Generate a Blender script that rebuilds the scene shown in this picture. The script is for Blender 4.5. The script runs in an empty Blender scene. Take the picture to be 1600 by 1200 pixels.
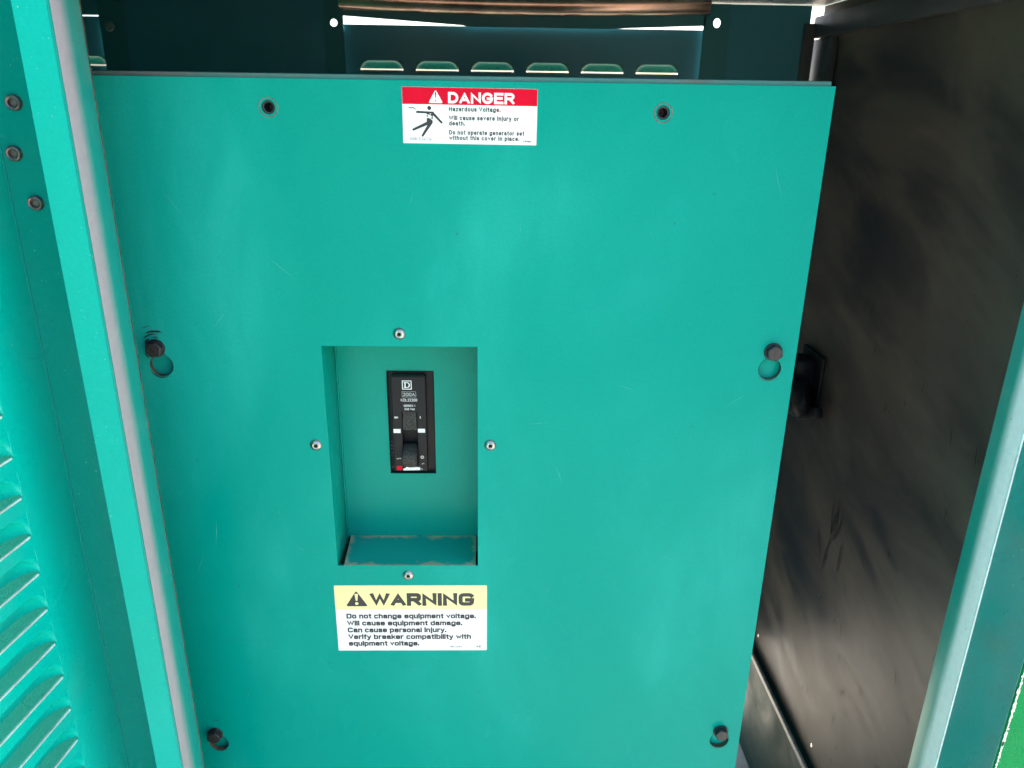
import bpy, bmesh, math, random
from mathutils import Vector, Matrix
random.seed(7)
R = math.radians
scene = bpy.context.scene
COL = scene.collection

# ------------------------------------------------------------------ camera
CAMZ = 1.62
cd = bpy.data.cameras.new('camera')
cam = bpy.data.objects.new('camera', cd)
COL.objects.link(cam)
right = Vector((0.9997068, -0.02016374, 0.01340671))
up = Vector((-0.00562738, 0.34504483, 0.93856934))
fwd = Vector((0.02355098, 0.93836959, -0.34483019))
M = Matrix((right, up, -fwd)).transposed().to_4x4()
M.translation = (0, -0.84, CAMZ)
cam.matrix_world = M
cd.sensor_width = 36
cd.lens = 27.0
cd.clip_start = 0.02
cd.clip_end = 2000
cd.dof.use_dof = True
cd.dof.focus_distance = 0.9
cd.dof.aperture_fstop = 11
scene.camera = cam

# ------------------------------------------------------------------ sky, sun, exposure
SUN_EL, SUN_AZ = 40, 42          # sun stands behind the cabinet, to the right; azimuth from +x towards +y
w = bpy.data.worlds.new('World')
scene.world = w
w.use_nodes = True
nt = w.node_tree
bg = nt.nodes['Background']
sky = nt.nodes.new('ShaderNodeTexSky')
sky.sky_type = 'NISHITA'
sky.sun_disc = False
sky.sun_elevation = R(SUN_EL)
sdir = Vector((math.cos(R(SUN_EL)) * math.cos(R(SUN_AZ)), math.cos(R(SUN_EL)) * math.sin(R(SUN_AZ)), math.sin(R(SUN_EL))))
sky.sun_rotation = math.atan2(sdir.x, sdir.y)
sky.dust_density = 5.0
sky.ozone_density = 0.5
sky.air_density = 0.8
nt.links.new(sky.outputs[0], bg.inputs[0])
bg.inputs[1].default_value = 0.13
sl = bpy.data.lights.new('sun', 'SUN')
sl.energy = 3.2
sl.angle = R(0.5)
sl.color = (1.0, 0.94, 0.84)
so = bpy.data.objects.new('sun', sl)
COL.objects.link(so)
so.rotation_euler = sdir.to_track_quat('Z', 'Y').to_euler()
scene.view_settings.view_transform = 'Standard'
scene.view_settings.look = 'None'
scene.view_settings.exposure = 2.64
scene.view_settings.gamma = 1.0

# ------------------------------------------------------------------ materials
def nodes_of(name):
    m = bpy.data.materials.new(name)
    m.use_nodes = True
    t = m.node_tree
    return m, t, t.nodes['Principled BSDF']

def nd(t, typ, **kw):
    n = t.nodes.new(typ)
    for k, v in kw.items():
        if k in n.inputs:
            n.inputs[k].default_value = v
        else:
            setattr(n, k, v)
    return n

def ramp(t, fac, stops):
    r = t.nodes.new('ShaderNodeValToRGB')
    e = r.color_ramp.elements
    while len(e) < len(stops):
        e.new(0.5)
    for el, (p, c) in zip(e, stops):
        el.position = p
        el.color = (c, c, c, 1) if isinstance(c, (int, float)) else (*c, 1)
    r.color_ramp.interpolation = 'EASE'
    t.links.new(fac, r.inputs[0])
    return r.outputs[0]

def mixc(t, fac, a, b):
    m = t.nodes.new('ShaderNodeMix')
    m.data_type = 'RGBA'
    for sock, v in ((m.inputs[0], fac), (m.inputs[6], a), (m.inputs[7], b)):
        if isinstance(v, (int, float)):
            sock.default_value = v
        elif isinstance(v, tuple):
            sock.default_value = (*v, 1)
        else:
            t.links.new(v, sock)
    return m.outputs[2]

def coords(t, scale=(1, 1, 1), rot=(0, 0, 0)):
    tc = t.nodes.new('ShaderNodeTexCoord')
    mp = t.nodes.new('ShaderNodeMapping')
    mp.inputs['Scale'].default_value = scale
    mp.inputs['Rotation'].default_value = rot
    t.links.new(tc.outputs['Object'], mp.inputs[0])
    return mp.outputs[0]

def coords_slant(t, ang, scale):
    """Object coordinates turned about x, then stretched."""
    v = coords(t, (1, 1, 1), (ang, 0, 0))
    mp = t.nodes.new('ShaderNodeMapping')
    mp.inputs['Scale'].default_value = scale
    t.links.new(v, mp.inputs[0])
    return mp.outputs[0]

def noise(t, vec, scale, detail=4, rough=0.55, dist=0.0):
    n = nd(t, 'ShaderNodeTexNoise', Scale=scale, Detail=detail, Roughness=rough, Distortion=dist)
    t.links.new(vec, n.inputs['Vector'])
    return n.outputs[0]

def paint(name, base, chalk, rough=0.3, chalk_amt=0.35, spec=0.5, bump=0.02, specks=0.5, dirt=None):
    """Weathered powder coat: base colour, chalky faded blotches and streaks, orange peel, dust specks."""
    m, t, b = nodes_of(name)
    v = coords(t)
    vs = coords(t, (1, 1, 0.28), (0, R(-4), 0))
    n1 = noise(t, coords(t, (1, 1, 0.55), (0, R(12), 0)), 3.0, 4, 0.55, 0.5)
    n2 = noise(t, vs, 14, 4, 0.6, 0.6)
    add = nd(t, 'ShaderNodeMath', operation='MULTIPLY')
    t.links.new(ramp(t, n1, [(0.42, 0.0), (0.64, 1.0)]), add.inputs[0])
    t.links.new(ramp(t, n2, [(0.3, 0.35), (0.75, 1.0)]), add.inputs[1])
    amt = nd(t, 'ShaderNodeMath', operation='MULTIPLY')
    t.links.new(add.outputs[0], amt.inputs[0])
    amt.inputs[1].default_value = chalk_amt
    c = mixc(t, amt.outputs[0], base, chalk)
    n3 = noise(t, v, 420, 2, 0.5)
    sp = nd(t, 'ShaderNodeMath', operation='MULTIPLY')
    t.links.new(ramp(t, n3, [(0.735, 0.0), (0.77, 1.0)]), sp.inputs[0])
    sp.inputs[1].default_value = specks
    c = mixc(t, sp.outputs[0], c, tuple(min(1, x * 0.7 + 0.22) for x in chalk))
    if dirt:
        nz = noise(t, v, 9, 4, 0.55, 0.0)
        dm = nd(t, 'ShaderNodeMath', operation='MULTIPLY')
        t.links.new(ramp(t, nz, [(0.52, 0.0), (0.8, 1.0)]), dm.inputs[0])
        dm.inputs[1].default_value = dirt
        c = mixc(t, dm.outputs[0], c, (0.16, 0.12, 0.09))
    c = mixc(t, ramp(t, noise(t, v, 330, 3, 0.7), [(0.38, 0.10), (0.6, 0.0)]), c, tuple(x * 0.45 for x in base))
    t.links.new(c, b.inputs['Base Color'])
    rr = ramp(t, noise(t, v, 7, 5, 0.6, 0.5), [(0.3, rough * 0.75), (0.75, rough * 1.35)])
    t.links.new(rr, b.inputs['Roughness'])
    b.inputs['Specular IOR Level'].default_value = spec
    bp = nd(t, 'ShaderNodeBump', Strength=bump * 2.5, Distance=0.002)
    t.links.new(noise(t, v, 700, 2, 0.5), bp.inputs['Height'])
    b2 = nd(t, 'ShaderNodeBump', Strength=0.35, Distance=0.004)
    t.links.new(noise(t, v, 4.5, 2, 0.4), b2.inputs['Height'])
    t.links.new(b2.outputs[0], bp.inputs['Normal'])
    t.links.new(bp.outputs[0], b.inputs['Normal'])
    return m

def plain(name, base, rough=0.5, metal=0.0, var=0.25, scale=60, spec=0.5, bump=0.0):
    m, t, b = nodes_of(name)
    v = coords(t)
    n = noise(t, v, scale, 5, 0.6)
    lo = tuple(x * (1 - var) for x in base)
    hi = tuple(min(1, x * (1 + var)) for x in base)
    f = ramp(t, n, [(0.3, 0.0), (0.7, 1.0)])
    t.links.new(mixc(t, f, lo, hi), b.inputs['Base Color'])
    t.links.new(ramp(t, n, [(0.25, rough * 0.8), (0.8, min(1, rough * 1.25))]), b.inputs['Roughness'])
    b.inputs['Metallic'].default_value = metal
    b.inputs['Specular IOR Level'].default_value = spec
    if bump:
        bp = nd(t, 'ShaderNodeBump', Strength=bump, Distance=0.001)
        t.links.new(noise(t, v, scale * 6, 3), bp.inputs['Height'])
        t.links.new(bp.outputs[0], b.inputs['Normal'])
    return m

TEAL = (0.0, 0.290, 0.230)
CHALK_SHEEN = (0.018, 0.400, 0.335)
M_PANEL = paint('teal_panel_paint', TEAL, CHALK_SHEEN, 0.24, 0.68, 0.07, 0.02, 0.25)  # chalky fade, strengthened to paint cloudy reflections into the colour
M_TEAL = paint('teal_frame_paint', (0.0, 0.265, 0.215), (0.012, 0.33, 0.27), 0.24, 0.4, 0.16, 0.02, 0.9, 0.06)
M_DOOR = paint('teal_door_paint', (0.0, 0.46, 0.37), (0.03, 0.54, 0.45), 0.28, 0.35, 0.25, 0.02, 0.6, 0.10)
M_RECESS = paint('teal_recess_paint', (0.0, 0.275, 0.212), (0.015, 0.35, 0.28), 0.35, 0.4, 0.12, 0.02, 0.3, 0.04)
M_DARK = paint('dark_slate_paint', (0.06, 0.22, 0.28), (0.09, 0.25, 0.31), 0.4, 0.5, 0.4, 0.02, 0.15)
M_DARKGREEN = paint('dark_green_paint', (0.03, 0.17, 0.19), (0.05, 0.19, 0.2), 0.42, 0.5, 0.4, 0.02, 0.2)
M_HOOD = paint('green_hood_paint', (0.02, 0.20, 0.155), (0.05, 0.25, 0.19), 0.35, 0.4, 0.5, 0.02, 0.2)
M_BRIGHTGREEN = paint('bright_green_paint', (0.0, 0.30, 0.082), (0.012, 0.34, 0.10), 0.55, 0.4, 0.1, 0.5, 0.3)  # one even bright green, for the right front panel
M_OLIVE = paint('faded_outside_paint', (0.05, 0.56, 0.36), (0.08, 0.60, 0.40), 0.7, 0.5, 0.08, 0.6, 0.3)
M_LIP = paint('dusty_lip_paint', (0.06, 0.22, 0.20), (0.17, 0.20, 0.18), 0.5, 0.9, 0.3, 0.02, 0.6, 0.9)
M_BASE = paint('dark_base_paint', (0.006, 0.038, 0.030), (0.012, 0.05, 0.04), 0.55, 0.5, 0.25, 0.02, 0.5)
M_DULL = plain('dull_grey_edge', (0.42, 0.39, 0.36), 0.5, 0.1, 0.3, 90)
M_RIMLIGHT = plain('rim_highlight', (0.42, 0.60, 0.55), 0.4, 0, 0.2, 40)  # highlight along the louvre slots, put into the colour
M_STEEL = plain('worn_steel', (0.46, 0.43, 0.40), 0.34, 1.0, 0.2, 150)
M_BOLT = plain('black_oxide_steel', (0.030, 0.030, 0.033), 0.38, 0.3, 0.5, 260, 0.5, 0.4)
M_SCREW = plain('grey_zinc_steel', (0.17, 0.15, 0.14), 0.42, 0.8, 0.35, 200)
M_BLACK = plain('black_moulded_plastic', (0.009, 0.0105, 0.013), 0.5, 0, 0.3, 90, 0.25)
M_BLACKDUST = plain('dusty_black_plastic', (0.05, 0.046, 0.04), 0.75, 0, 0.5, 320, 0.3, 0.3)
M_VOID = plain('black_void', (0.004, 0.004, 0.005), 0.8)
M_RUBBER = plain('grey_foam_seal', (0.36, 0.34, 0.35), 0.42, 0, 0.12, 90, 0.5)
M_EDGE = plain('bare_cut_edge', (0.10, 0.07, 0.045), 0.6, 0.2, 0.5, 90)
M_CHIP = plain('chipped_white_primer', (0.75, 0.78, 0.75), 0.6, 0, 0.1)
M_WHITE = plain('white_vinyl', (0.82, 0.81, 0.79), 0.32, 0, 0.05, 22)
M_RED = plain('red_ink', (0.66, 0.0, 0.022), 0.4, 0, 0.06, 30, 0.12)
M_YELLOW = plain('faded_yellow_ink', (0.84, 0.76, 0.34), 0.34, 0, 0.08, 14)
M_INK = plain('black_ink', (0.018, 0.019, 0.024), 0.4, 0, 0.1)
M_GREYINK = plain('grey_ink', (0.14, 0.14, 0.15), 0.4, 0, 0.1)
M_WINK = plain('white_ink', (0.78, 0.78, 0.78), 0.45, 0, 0.05)
M_RAILSHEEN = plain('warm_sheen_rail', (0.56, 0.36, 0.27), 0.22, 0.9, 0.35, 8)  # warm tone paints the ground's reflection onto a glossy rail

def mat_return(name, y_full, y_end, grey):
    """Return flange with a glossy sheen painted grey near the front corner, fading into the paint further inside."""
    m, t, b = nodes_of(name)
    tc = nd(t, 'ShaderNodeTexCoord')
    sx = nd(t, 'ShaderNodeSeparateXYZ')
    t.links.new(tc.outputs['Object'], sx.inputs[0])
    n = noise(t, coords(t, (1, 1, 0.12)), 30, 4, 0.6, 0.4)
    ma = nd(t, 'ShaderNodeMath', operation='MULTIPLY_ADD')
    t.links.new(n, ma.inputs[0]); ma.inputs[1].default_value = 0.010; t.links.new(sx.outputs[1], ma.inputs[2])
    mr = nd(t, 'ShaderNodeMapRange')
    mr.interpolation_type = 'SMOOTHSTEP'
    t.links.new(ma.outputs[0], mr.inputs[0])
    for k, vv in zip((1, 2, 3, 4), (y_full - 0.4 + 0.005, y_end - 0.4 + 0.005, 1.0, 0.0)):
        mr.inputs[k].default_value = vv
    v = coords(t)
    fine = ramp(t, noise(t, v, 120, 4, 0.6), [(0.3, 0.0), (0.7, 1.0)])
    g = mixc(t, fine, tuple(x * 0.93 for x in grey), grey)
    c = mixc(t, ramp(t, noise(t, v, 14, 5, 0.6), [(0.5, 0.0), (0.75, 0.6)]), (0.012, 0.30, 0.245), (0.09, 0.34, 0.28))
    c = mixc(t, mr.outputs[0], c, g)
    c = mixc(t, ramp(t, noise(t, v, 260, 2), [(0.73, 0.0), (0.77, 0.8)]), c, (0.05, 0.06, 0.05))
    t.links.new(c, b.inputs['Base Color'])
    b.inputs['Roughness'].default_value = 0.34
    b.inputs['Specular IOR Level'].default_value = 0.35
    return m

def mat_wall():
    m, t, b = nodes_of('charcoal_wall_paint')
    v = coords(t)
    vs = coords_slant(t, R(70), (1, 1.0, 0.28))
    n1 = noise(t, vs, 6.0, 5, 0.55, 0.9)
    n2 = noise(t, coords_slant(t, R(70), (1, 1.6, 0.8)), 2.8, 4, 0.6, 0.3)
    c = mixc(t, ramp(t, n1, [(0.36, 0.0), (0.68, 1.0)]), (0.026, 0.026, 0.029), (0.095, 0.080, 0.066))  # slanted brown bands: dust tone plus reflections painted into the colour
    c = mixc(t, ramp(t, n2, [(0.45, 0.0), (0.68, 0.75)]), c, (0.135, 0.112, 0.088))
    c = mixc(t, ramp(t, noise(t, v, 190, 2), [(0.72, 0.0), (0.76, 0.8)]), c, (0.01, 0.01, 0.01))
    t.links.new(c, b.inputs['Base Color'])
    t.links.new(ramp(t, n1, [(0.3, 0.34), (0.7, 0.5)]), b.inputs['Roughness'])
    b.inputs['Specular IOR Level'].default_value = 0.26
    return m
M_WALL = mat_wall()

def mat_tray():
    """Ledge paint with brown dust settled along its four edges (local x 0..0.1665, y 0..0.073)."""
    m, t, b = nodes_of('dusty_tray_paint')
    tc = nd(t, 'ShaderNodeTexCoord')
    sx = nd(t, 'ShaderNodeSeparateXYZ')
    t.links.new(tc.outputs['Object'], sx.inputs[0])
    def edge(sock, lo, hi):
        a = nd(t, 'ShaderNodeMath', operation='SUBTRACT'); t.links.new(sock, a.inputs[0]); a.inputs[1].default_value = lo
        c = nd(t, 'ShaderNodeMath', operation='SUBTRACT'); c.inputs[0].default_value = hi; t.links.new(sock, c.inputs[1])
        mn = nd(t, 'ShaderNodeMath', operation='MINIMUM'); t.links.new(a.outputs[0], mn.inputs[0]); t.links.new(c.outputs[0], mn.inputs[1])
        return mn.outputs[0]
    mn = nd(t, 'ShaderNodeMath', operation='MINIMUM')
    t.links.new(edge(sx.outputs[0], -0.192, -0.0215), mn.inputs[0])
    t.links.new(edge(sx.outputs[1], 0.0, 0.073), mn.inputs[1])
    n = noise(t, tc.outputs['Object'], 45, 5, 0.65, 0.6)
    ms = nd(t, 'ShaderNodeMath', operation='MULTIPLY_ADD')
    t.links.new(n, ms.inputs[0]); ms.inputs[1].default_value = -0.04
    t.links.new(mn.outputs[0], ms.inputs[2])
    f = ramp(t, ms.outputs[0], [(0.0, 1.0), (0.012, 0.0)])
    ad = nd(t, 'ShaderNodeMath', operation='ADD'); t.links.new(ms.outputs[0], ad.inputs[0]); ad.inputs[1].default_value = 0.0205
    f = ramp(t, ad.outputs[0], [(0.0, 0.85), (0.008, 0.0)])
    n2 = noise(t, tc.outputs['Object'], 22, 5, 0.7, 1.0)
    f2 = ramp(t, n2, [(0.58, 0.0), (0.85, 0.25)])
    mx = nd(t, 'ShaderNodeMath', operation='MAXIMUM'); t.links.new(f, mx.inputs[0]); t.links.new(f2, mx.inputs[1])
    t.links.new(mixc(t, mx.outputs[0], (0.004, 0.31, 0.25), (0.50, 0.385, 0.235)), b.inputs['Base Color'])
    b.inputs['Roughness'].default_value = 0.5
    return m
M_TRAY = mat_tray()

def mat_ground():
    m, t, b = nodes_of('tan_gravel')
    v = coords(t)
    c = mixc(t, ramp(t, noise(t, v, 0.6, 5, 0.6), [(0.35, 0.0), (0.7, 1.0)]), (0.24, 0.19, 0.14), (0.34, 0.28, 0.22))
    c = mixc(t, ramp(t, noise(t, v, 40, 5, 0.7), [(0.4, 0.0), (0.65, 0.5)]), c, (0.14, 0.11, 0.085))
    t.links.new(c, b.inputs['Base Color'])
    b.inputs['Roughness'].default_value = 0.95
    bp = nd(t, 'ShaderNodeBump', Strength=0.6, Distance=0.02)
    t.links.new(noise(t, v, 45, 5, 0.7), bp.inputs['Height'])
    t.links.new(bp.outputs[0], b.inputs['Normal'])
    return m
M_GROUND = mat_ground()
M_PAD = plain('pale_concrete', (0.46, 0.43, 0.38), 0.9, 0, 0.15, 12, 0.3, 0.3)

# ------------------------------------------------------------------ mesh helpers
def finish(me, smooth=True, ang=35):
    if smooth:
        for p in me.polygons:
            p.use_smooth = True
        me.set_sharp_from_angle(angle=R(ang))

def link(name, me, mat=None, parent=None, label=None, smooth=True, ang=35, kind=None):
    if me.name.startswith('plate'):
        ang = 12
    me.name = name
    if mat is not None:
        if len(me.materials):
            me.materials.clear()
        for x in (mat if isinstance(mat, (list, tuple)) else [mat]):
            me.materials.append(x)
    finish(me, smooth, ang)
    o = bpy.data.objects.new(name, me)
    COL.objects.link(o)
    if parent:
        o.parent = parent
    if label:
        o['label'] = label
    if kind:
        o['kind'] = kind
    return o

def copy_part(src, parent, loc, rot=None):
    c = src.copy()
    COL.objects.link(c)
    c.parent = parent
    c.location = loc
    if rot is not None:
        c.rotation_euler = rot
    return c

def bm_mesh(bm, name='m'):
    bmesh.ops.recalc_face_normals(bm, faces=bm.faces)
    me = bpy.data.meshes.new(name)
    bm.to_mesh(me)
    bm.free()
    return me

def rrect(x0, y0, x1, y1, r=0.0, n=5):
    if r <= 0:
        return [(x0, y0), (x1, y0), (x1, y1), (x0, y1)]
    out = []
    for cx, cy, a0 in ((x0 + r, y0 + r, 180), (x1 - r, y0 + r, 270), (x1 - r, y1 - r, 0), (x0 + r, y1 - r, 90)):
        for k in range(n + 1):
            a = R(a0 + 90 * k / n)
            out.append((cx + r * math.cos(a), cy + r * math.sin(a)))
    return out

def circ(cx, cy, r, n=28):
    return [(cx + r * math.cos(2 * math.pi * k / n), cy + r * math.sin(2 * math.pi * k / n)) for k in range(n)]

def plate(outline, holes, thick, frame, bevel=0.0004):
    """2D plate with holes, bevelled. frame=(origin,U,V,N): the face with +N is the front; body lies behind it."""
    cu = bpy.data.curves.new('tmp', 'CURVE')
    cu.dimensions = '2D'
    cu.fill_mode = 'BOTH'
    for pts in [outline] + list(holes):
        s = cu.splines.new('POLY')
        s.points.add(len(pts) - 1)
        for p, q in zip(s.points, pts):
            p.co = (q[0], q[1], 0, 1)
        s.use_cyclic_u = True
    cu.extrude = max(thick / 2 - bevel, 0)
    if bevel > 0:
        cu.bevel_depth = bevel
        cu.bevel_resolution = 1
        cu.offset = -bevel
    ob = bpy.data.objects.new('tmp', cu)
    COL.objects.link(ob)
    dg = bpy.context.evaluated_depsgraph_get()
    me = bpy.data.meshes.new_from_object(ob.evaluated_get(dg))
    me.name = 'plate'
    bpy.data.objects.remove(ob)
    bpy.data.curves.remove(cu)
    O, U, V, N = [Vector(x) for x in frame]
    for v in me.vertices:
        x, y, z = v.co
        v.co = O + U * x + V * y + N * (z - thick / 2)
    bm = bmesh.new()
    bm.from_mesh(me)
    bmesh.ops.remove_doubles(bm, verts=bm.verts, dist=1e-6)
    bmesh.ops.recalc_face_normals(bm, faces=bm.faces)
    bm.to_mesh(me)
    bm.free()
    return me

XZ = lambda y: ((0, y, 0), (1, 0, 0), (0, 0, 1), (0, -1, 0))     # plate facing the camera, its front at y

def box_bm(bm, lo, hi, bev=0.0):
    r = bmesh.ops.create_cube(bm, size=1.0)
    lo = Vector(lo); hi = Vector(hi)
    for v in r['verts']:
        v.co = Vector(((lo[i] + hi[i]) / 2 + v.co[i] * (hi[i] - lo[i])) for i in range(3))
    if bev > 0:
        es = {e for v in r['verts'] for e in v.link_edges}
        bmesh.ops.bevel(bm, geom=list(es), offset=bev, segments=2, profile=0.5, affect='EDGES')

def box(lo, hi, bev=0.0008):
    bm = bmesh.new()
    box_bm(bm, lo, hi, bev)
    return bm_mesh(bm)

def extrude_poly(pts, a, b, axis='z'):
    """Closed polygon pts (2D) extruded between a and b along axis."""
    bm = bmesh.new()
    def P(p, h):
        return {'z': (p[0], p[1], h), 'y': (p[0], h, p[1]), 'x': (h, p[0], p[1])}[axis]
    A = [bm.verts.new(P(p, a)) for p in pts]
    Bv = [bm.verts.new(P(p, b)) for p in pts]
    n = len(pts)
    for i in range(n):
        bm.faces.new((A[i], A[(i + 1) % n], Bv[(i + 1) % n], Bv[i]))
    f1 = bm.faces.new(A); f2 = bm.faces.new(Bv)
    bmesh.ops.triangulate(bm, faces=[f1, f2])
    return bm_mesh(bm)

def sheet(path, t, r):
    """Folded sheet-metal section: open 2D path with bend radius r, thickness t to its right; returns closed polygon."""
    P = [Vector(p) for p in path]
    pts = [P[0]]
    for i in range(1, len(P) - 1):
        a = (P[i - 1] - P[i]); b = (P[i + 1] - P[i])
        la, lb = a.length, b.length
        a /= la; b /= lb
        rr = r
        ang = a.angle(b)
        d = min(rr / math.tan(ang / 2), la * 0.45, lb * 0.45)
        p0, p1 = P[i] + a * d, P[i] + b * d
        for k in range(7):
            u = k / 6
            pts.append((1 - u) ** 2 * p0 + 2 * u * (1 - u) * P[i] + u * u * p1)
    pts.append(P[-1])
    off = []
    for i, p in enumerate(pts):
        d0 = (pts[i] - pts[i - 1]).normalized() if i > 0 else None
        d1 = (pts[i + 1] - pts[i]).normalized() if i < len(pts) - 1 else None
        d = ((d0 or d1) + (d1 or d0)).normalized()
        off.append(p + Vector((d.y, -d.x)) * t)
    return [tuple(p) for p in pts] + [tuple(p) for p in reversed(off)]

def lathe(prof, n=28):
    """Profile (radius, height) turned about local -Y (pointing at the camera): height grows towards -y."""
    bm = bmesh.new()
    rings = []
    for r, h in prof:
        if r < 1e-7:
            rings.append([bm.verts.new((0, -h, 0))])
        else:
            rings.append([bm.verts.new((r * math.cos(2 * math.pi * k / n), -h, r * math.sin(2 * math.pi * k / n))) for k in range(n)])
    for a, b in zip(rings, rings[1:]):
        for k in range(n):
            k2 = (k + 1) % n
            if len(a) == 1 and len(b) == 1:
                continue
            if len(a) == 1:
                bm.faces.new((a[0], b[k], b[k2]))
            elif len(b) == 1:
                bm.faces.new((a[k], a[k2], b[0]))
            else:
                bm.faces.new((a[k], a[k2], b[k2], b[k]))
    return bm_mesh(bm)

def empty(name, loc, label, cat, group=None):
    o = bpy.data.objects.new(name, None)
    o.empty_display_size = 0.05
    COL.objects.link(o)
    o.location = loc
    o['label'] = label
    o['category'] = cat
    if group:
        o['group'] = group
    return o

def bm_keep(bm):
    me = bpy.data.meshes.new('m')
    bm.to_mesh(me)
    bm.free()
    return me

# ------------------------------------------------------------------ lettering: a plain stroke alphabet
X = 0.73                                   # x-height, in cap heights
def glyphs(p):
    """Stroke alphabet: char -> (width, strokes in a unit cell). p: 2 round bowls, 4 squared bowls."""
    def A(cx, cy, rx, ry, a0, a1, n=14):
        out = []
        for k in range(n + 1):
            a = R(a0 + (a1 - a0) * k / n)
            c, s = math.cos(a), math.sin(a)
            out.append((cx + rx * math.copysign(abs(c) ** (2 / p), c), cy + ry * math.copysign(abs(s) ** (2 / p), s)))
        return out
    h = X / 2
    bowl = lambda: A(.5, h, .5, h, 0, 360, 28)
    G = {}
    G['o'] = (.60, [bowl()]); G['O'] = (.80, [A(.5, .5, .5, .5, 0, 360, 30)]); G['0'] = (.58, [A(.5, .5, .5, .5, 0, 360, 30)])
    G['b'] = (.60, [bowl(), [(0, 1.0), (0, 0)]]); G['d'] = (.60, [bowl(), [(1, 1.0), (1, 0)]])
    G['p'] = (.60, [bowl(), [(0, X), (0, -.26)]]); G['q'] = (.60, [bowl(), [(1, X), (1, -.26)]])
    G['g'] = (.60, [bowl(), [(1, X), (1, -.02)] + A(.5, -.02, .5, .24, 0, -165)[1:]])
    G['c'] = (.56, [A(.5, h, .5, h, 42, 318, 24)]); G['C'] = (.80, [A(.5, .5, .5, .5, 38, 322, 26)])
    G['e'] = (.60, [[(.08, h * 1.02), (.97, h * 1.02)], A(.5, h, .5, h, 4, 318, 24)])
    G['G'] = (.82, [A(.5, .5, .5, .5, 38, 335, 26) + [(1, .45), (.56, .45)]])
    G['a'] = (.56, [A(.46, X * .72, .44, X * .28, 165, 90, 6) + A(.52, X * .70, .42, X * .30, 90, 0, 8)[1:] + [(.94, 0), (1.02, 0)],
                    [(.94, X * .56), (.40, X * .54)] + A(.40, X * .28, .40, X * .27, 90, 270, 14)[1:] + A(.46, X * .26, .48, X * .26, 270, 350, 8)[1:]])
    n_ = [(0, 0), (0, X)]
    arch = A(.5, X * .62, .5, X * .38, 180, 0, 16)
    G['n'] = (.56, [n_, arch + [(1, 0)]]); G['h'] = (.56, [[(0, 0), (0, 1)], arch + [(1, 0)]])
    G['m'] = (.92, [n_, A(.25, X * .66, .25, X * .34, 180, 0, 14) + [(.5, 0)], A(.75, X * .66, .25, X * .34, 180, 0, 14) + [(1, 0)]])
    G['u'] = (.56, [[(0, X)] + A(.5, X * .38, .5, X * .38, 180, 360, 16), [(1, X), (1, 0)]])
    G['r'] = (.34, [n_, A(.9, X * .55, .9, X * .45, 180, 88, 10)])
    G['s'] = (.52, [A(.5, X * .755, .48, X * .245, 22, 270, 14) + A(.5, X * .255, .5, X * .255, 90, -158, 14)[1:]])
    G['t'] = (.30, [[(.5, .95), (.5, .16)] + A(1.0, .16, .5, .16, 180, 270, 6)[1:], [(0, X), (1.05, X)]])
    G['f'] = (.30, [A(1.0, .82, .55, .18, 90, 180, 6) + [(.45, 0)], [(0, X), (1.0, X)]])
    G['i'] = (.02, [[(.5, 0), (.5, X)], [(.5, 1.0), (.5, 1.04)]]); G['l'] = (.02, [[(.5, 0), (.5, 1)]])
    G['j'] = (.10, [[(.9, X), (.9, -.1)] + A(.0, -.1, .9, .16, 0, -80, 6)[1:], [(.9, 1.0), (.9, 1.04)]])
    G['k'] = (.54, [[(0, 0), (0, 1)], [(1, X), (.04, .30)], [(.36, .46), (1, 0)]])
    G['v'] = (.56, [[(0, X), (.5, 0), (1, X)]]); G['w'] = (.84, [[(0, X), (.25, 0), (.5, X), (.75, 0), (1, X)]])
    G['y'] = (.56, [[(0, X), (.52, .02)], [(1, X), (.46, -.12), (.36, -.24), (.06, -.25)]])
    G['z'] = (.50, [[(0, X), (1, X), (0, 0), (1, 0)]]); G['x'] = (.52, [[(0, 0), (1, X)], [(0, X), (1, 0)]])
    G['A'] = (.76, [[(0, 0), (.5, 1), (1, 0)], [(.30, .30), (.70, .30)]])
    G['D'] = (.74, [[(0, 0), (0, 1), (.45, 1)] + A(.45, .5, .55, .5, 90, -90, 18)[1:] + [(0, 0)]])
    G['E'] = (.66, [[(1, 1), (0, 1), (0, 0), (1, 0)], [(0, .52), (.9, .52)]]); G['F'] = (.62, [[(1, 1), (0, 1), (0, 0)], [(0, .52), (.85, .52)]])
    G['H'] = (.74, [[(0, 0), (0, 1)], [(1, 0), (1, 1)], [(0, .52), (1, .52)]]); G['I'] = (.02, [[(.5, 0), (.5, 1)]])
    G['K'] = (.74, [[(0, 0), (0, 1)], [(1, 1), (.03, .38)], [(.34, .56), (1, 0)]]); G['L'] = (.58, [[(0, 1), (0, 0), (1, 0)]])
    G['M'] = (.86, [[(0, 0), (0, 1), (.5, .1), (1, 1), (1, 0)]]); G['N'] = (.74, [[(0, 0), (0, 1), (1, 0), (1, 1)]])
    G['R'] = (.72, [[(0, 0), (0, 1)], [(.06, 1), (.6, 1)] + A(.6, .74, .4, .26, 90, -90, 14)[1:] + [(.06, .48)], [(.55, .44), (1, 0)]])
    G['S'] = (.70, [A(.5, .75, .46, .25, 22, 270, 16) + A(.5, .25, .5, .25, 90, -158, 16)[1:]])
    G['T'] = (.70, [[(0, 1), (1, 1)], [(.5, 1), (.5, 0)]]); G['V'] = (.74, [[(0, 1), (.5, 0), (1, 1)]])
    G['W'] = (1.08, [[(0, 1), (.26, 0), (.5, 1), (.74, 0), (1, 1)]])
    G['1'] = (.30, [[(0, .78), (.75, 1), (.75, 0)]])
    G['2'] = (.58, [A(.5, .70, .48, .30, 168, -20, 14) + [(0, 0), (1, 0)]])
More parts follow.
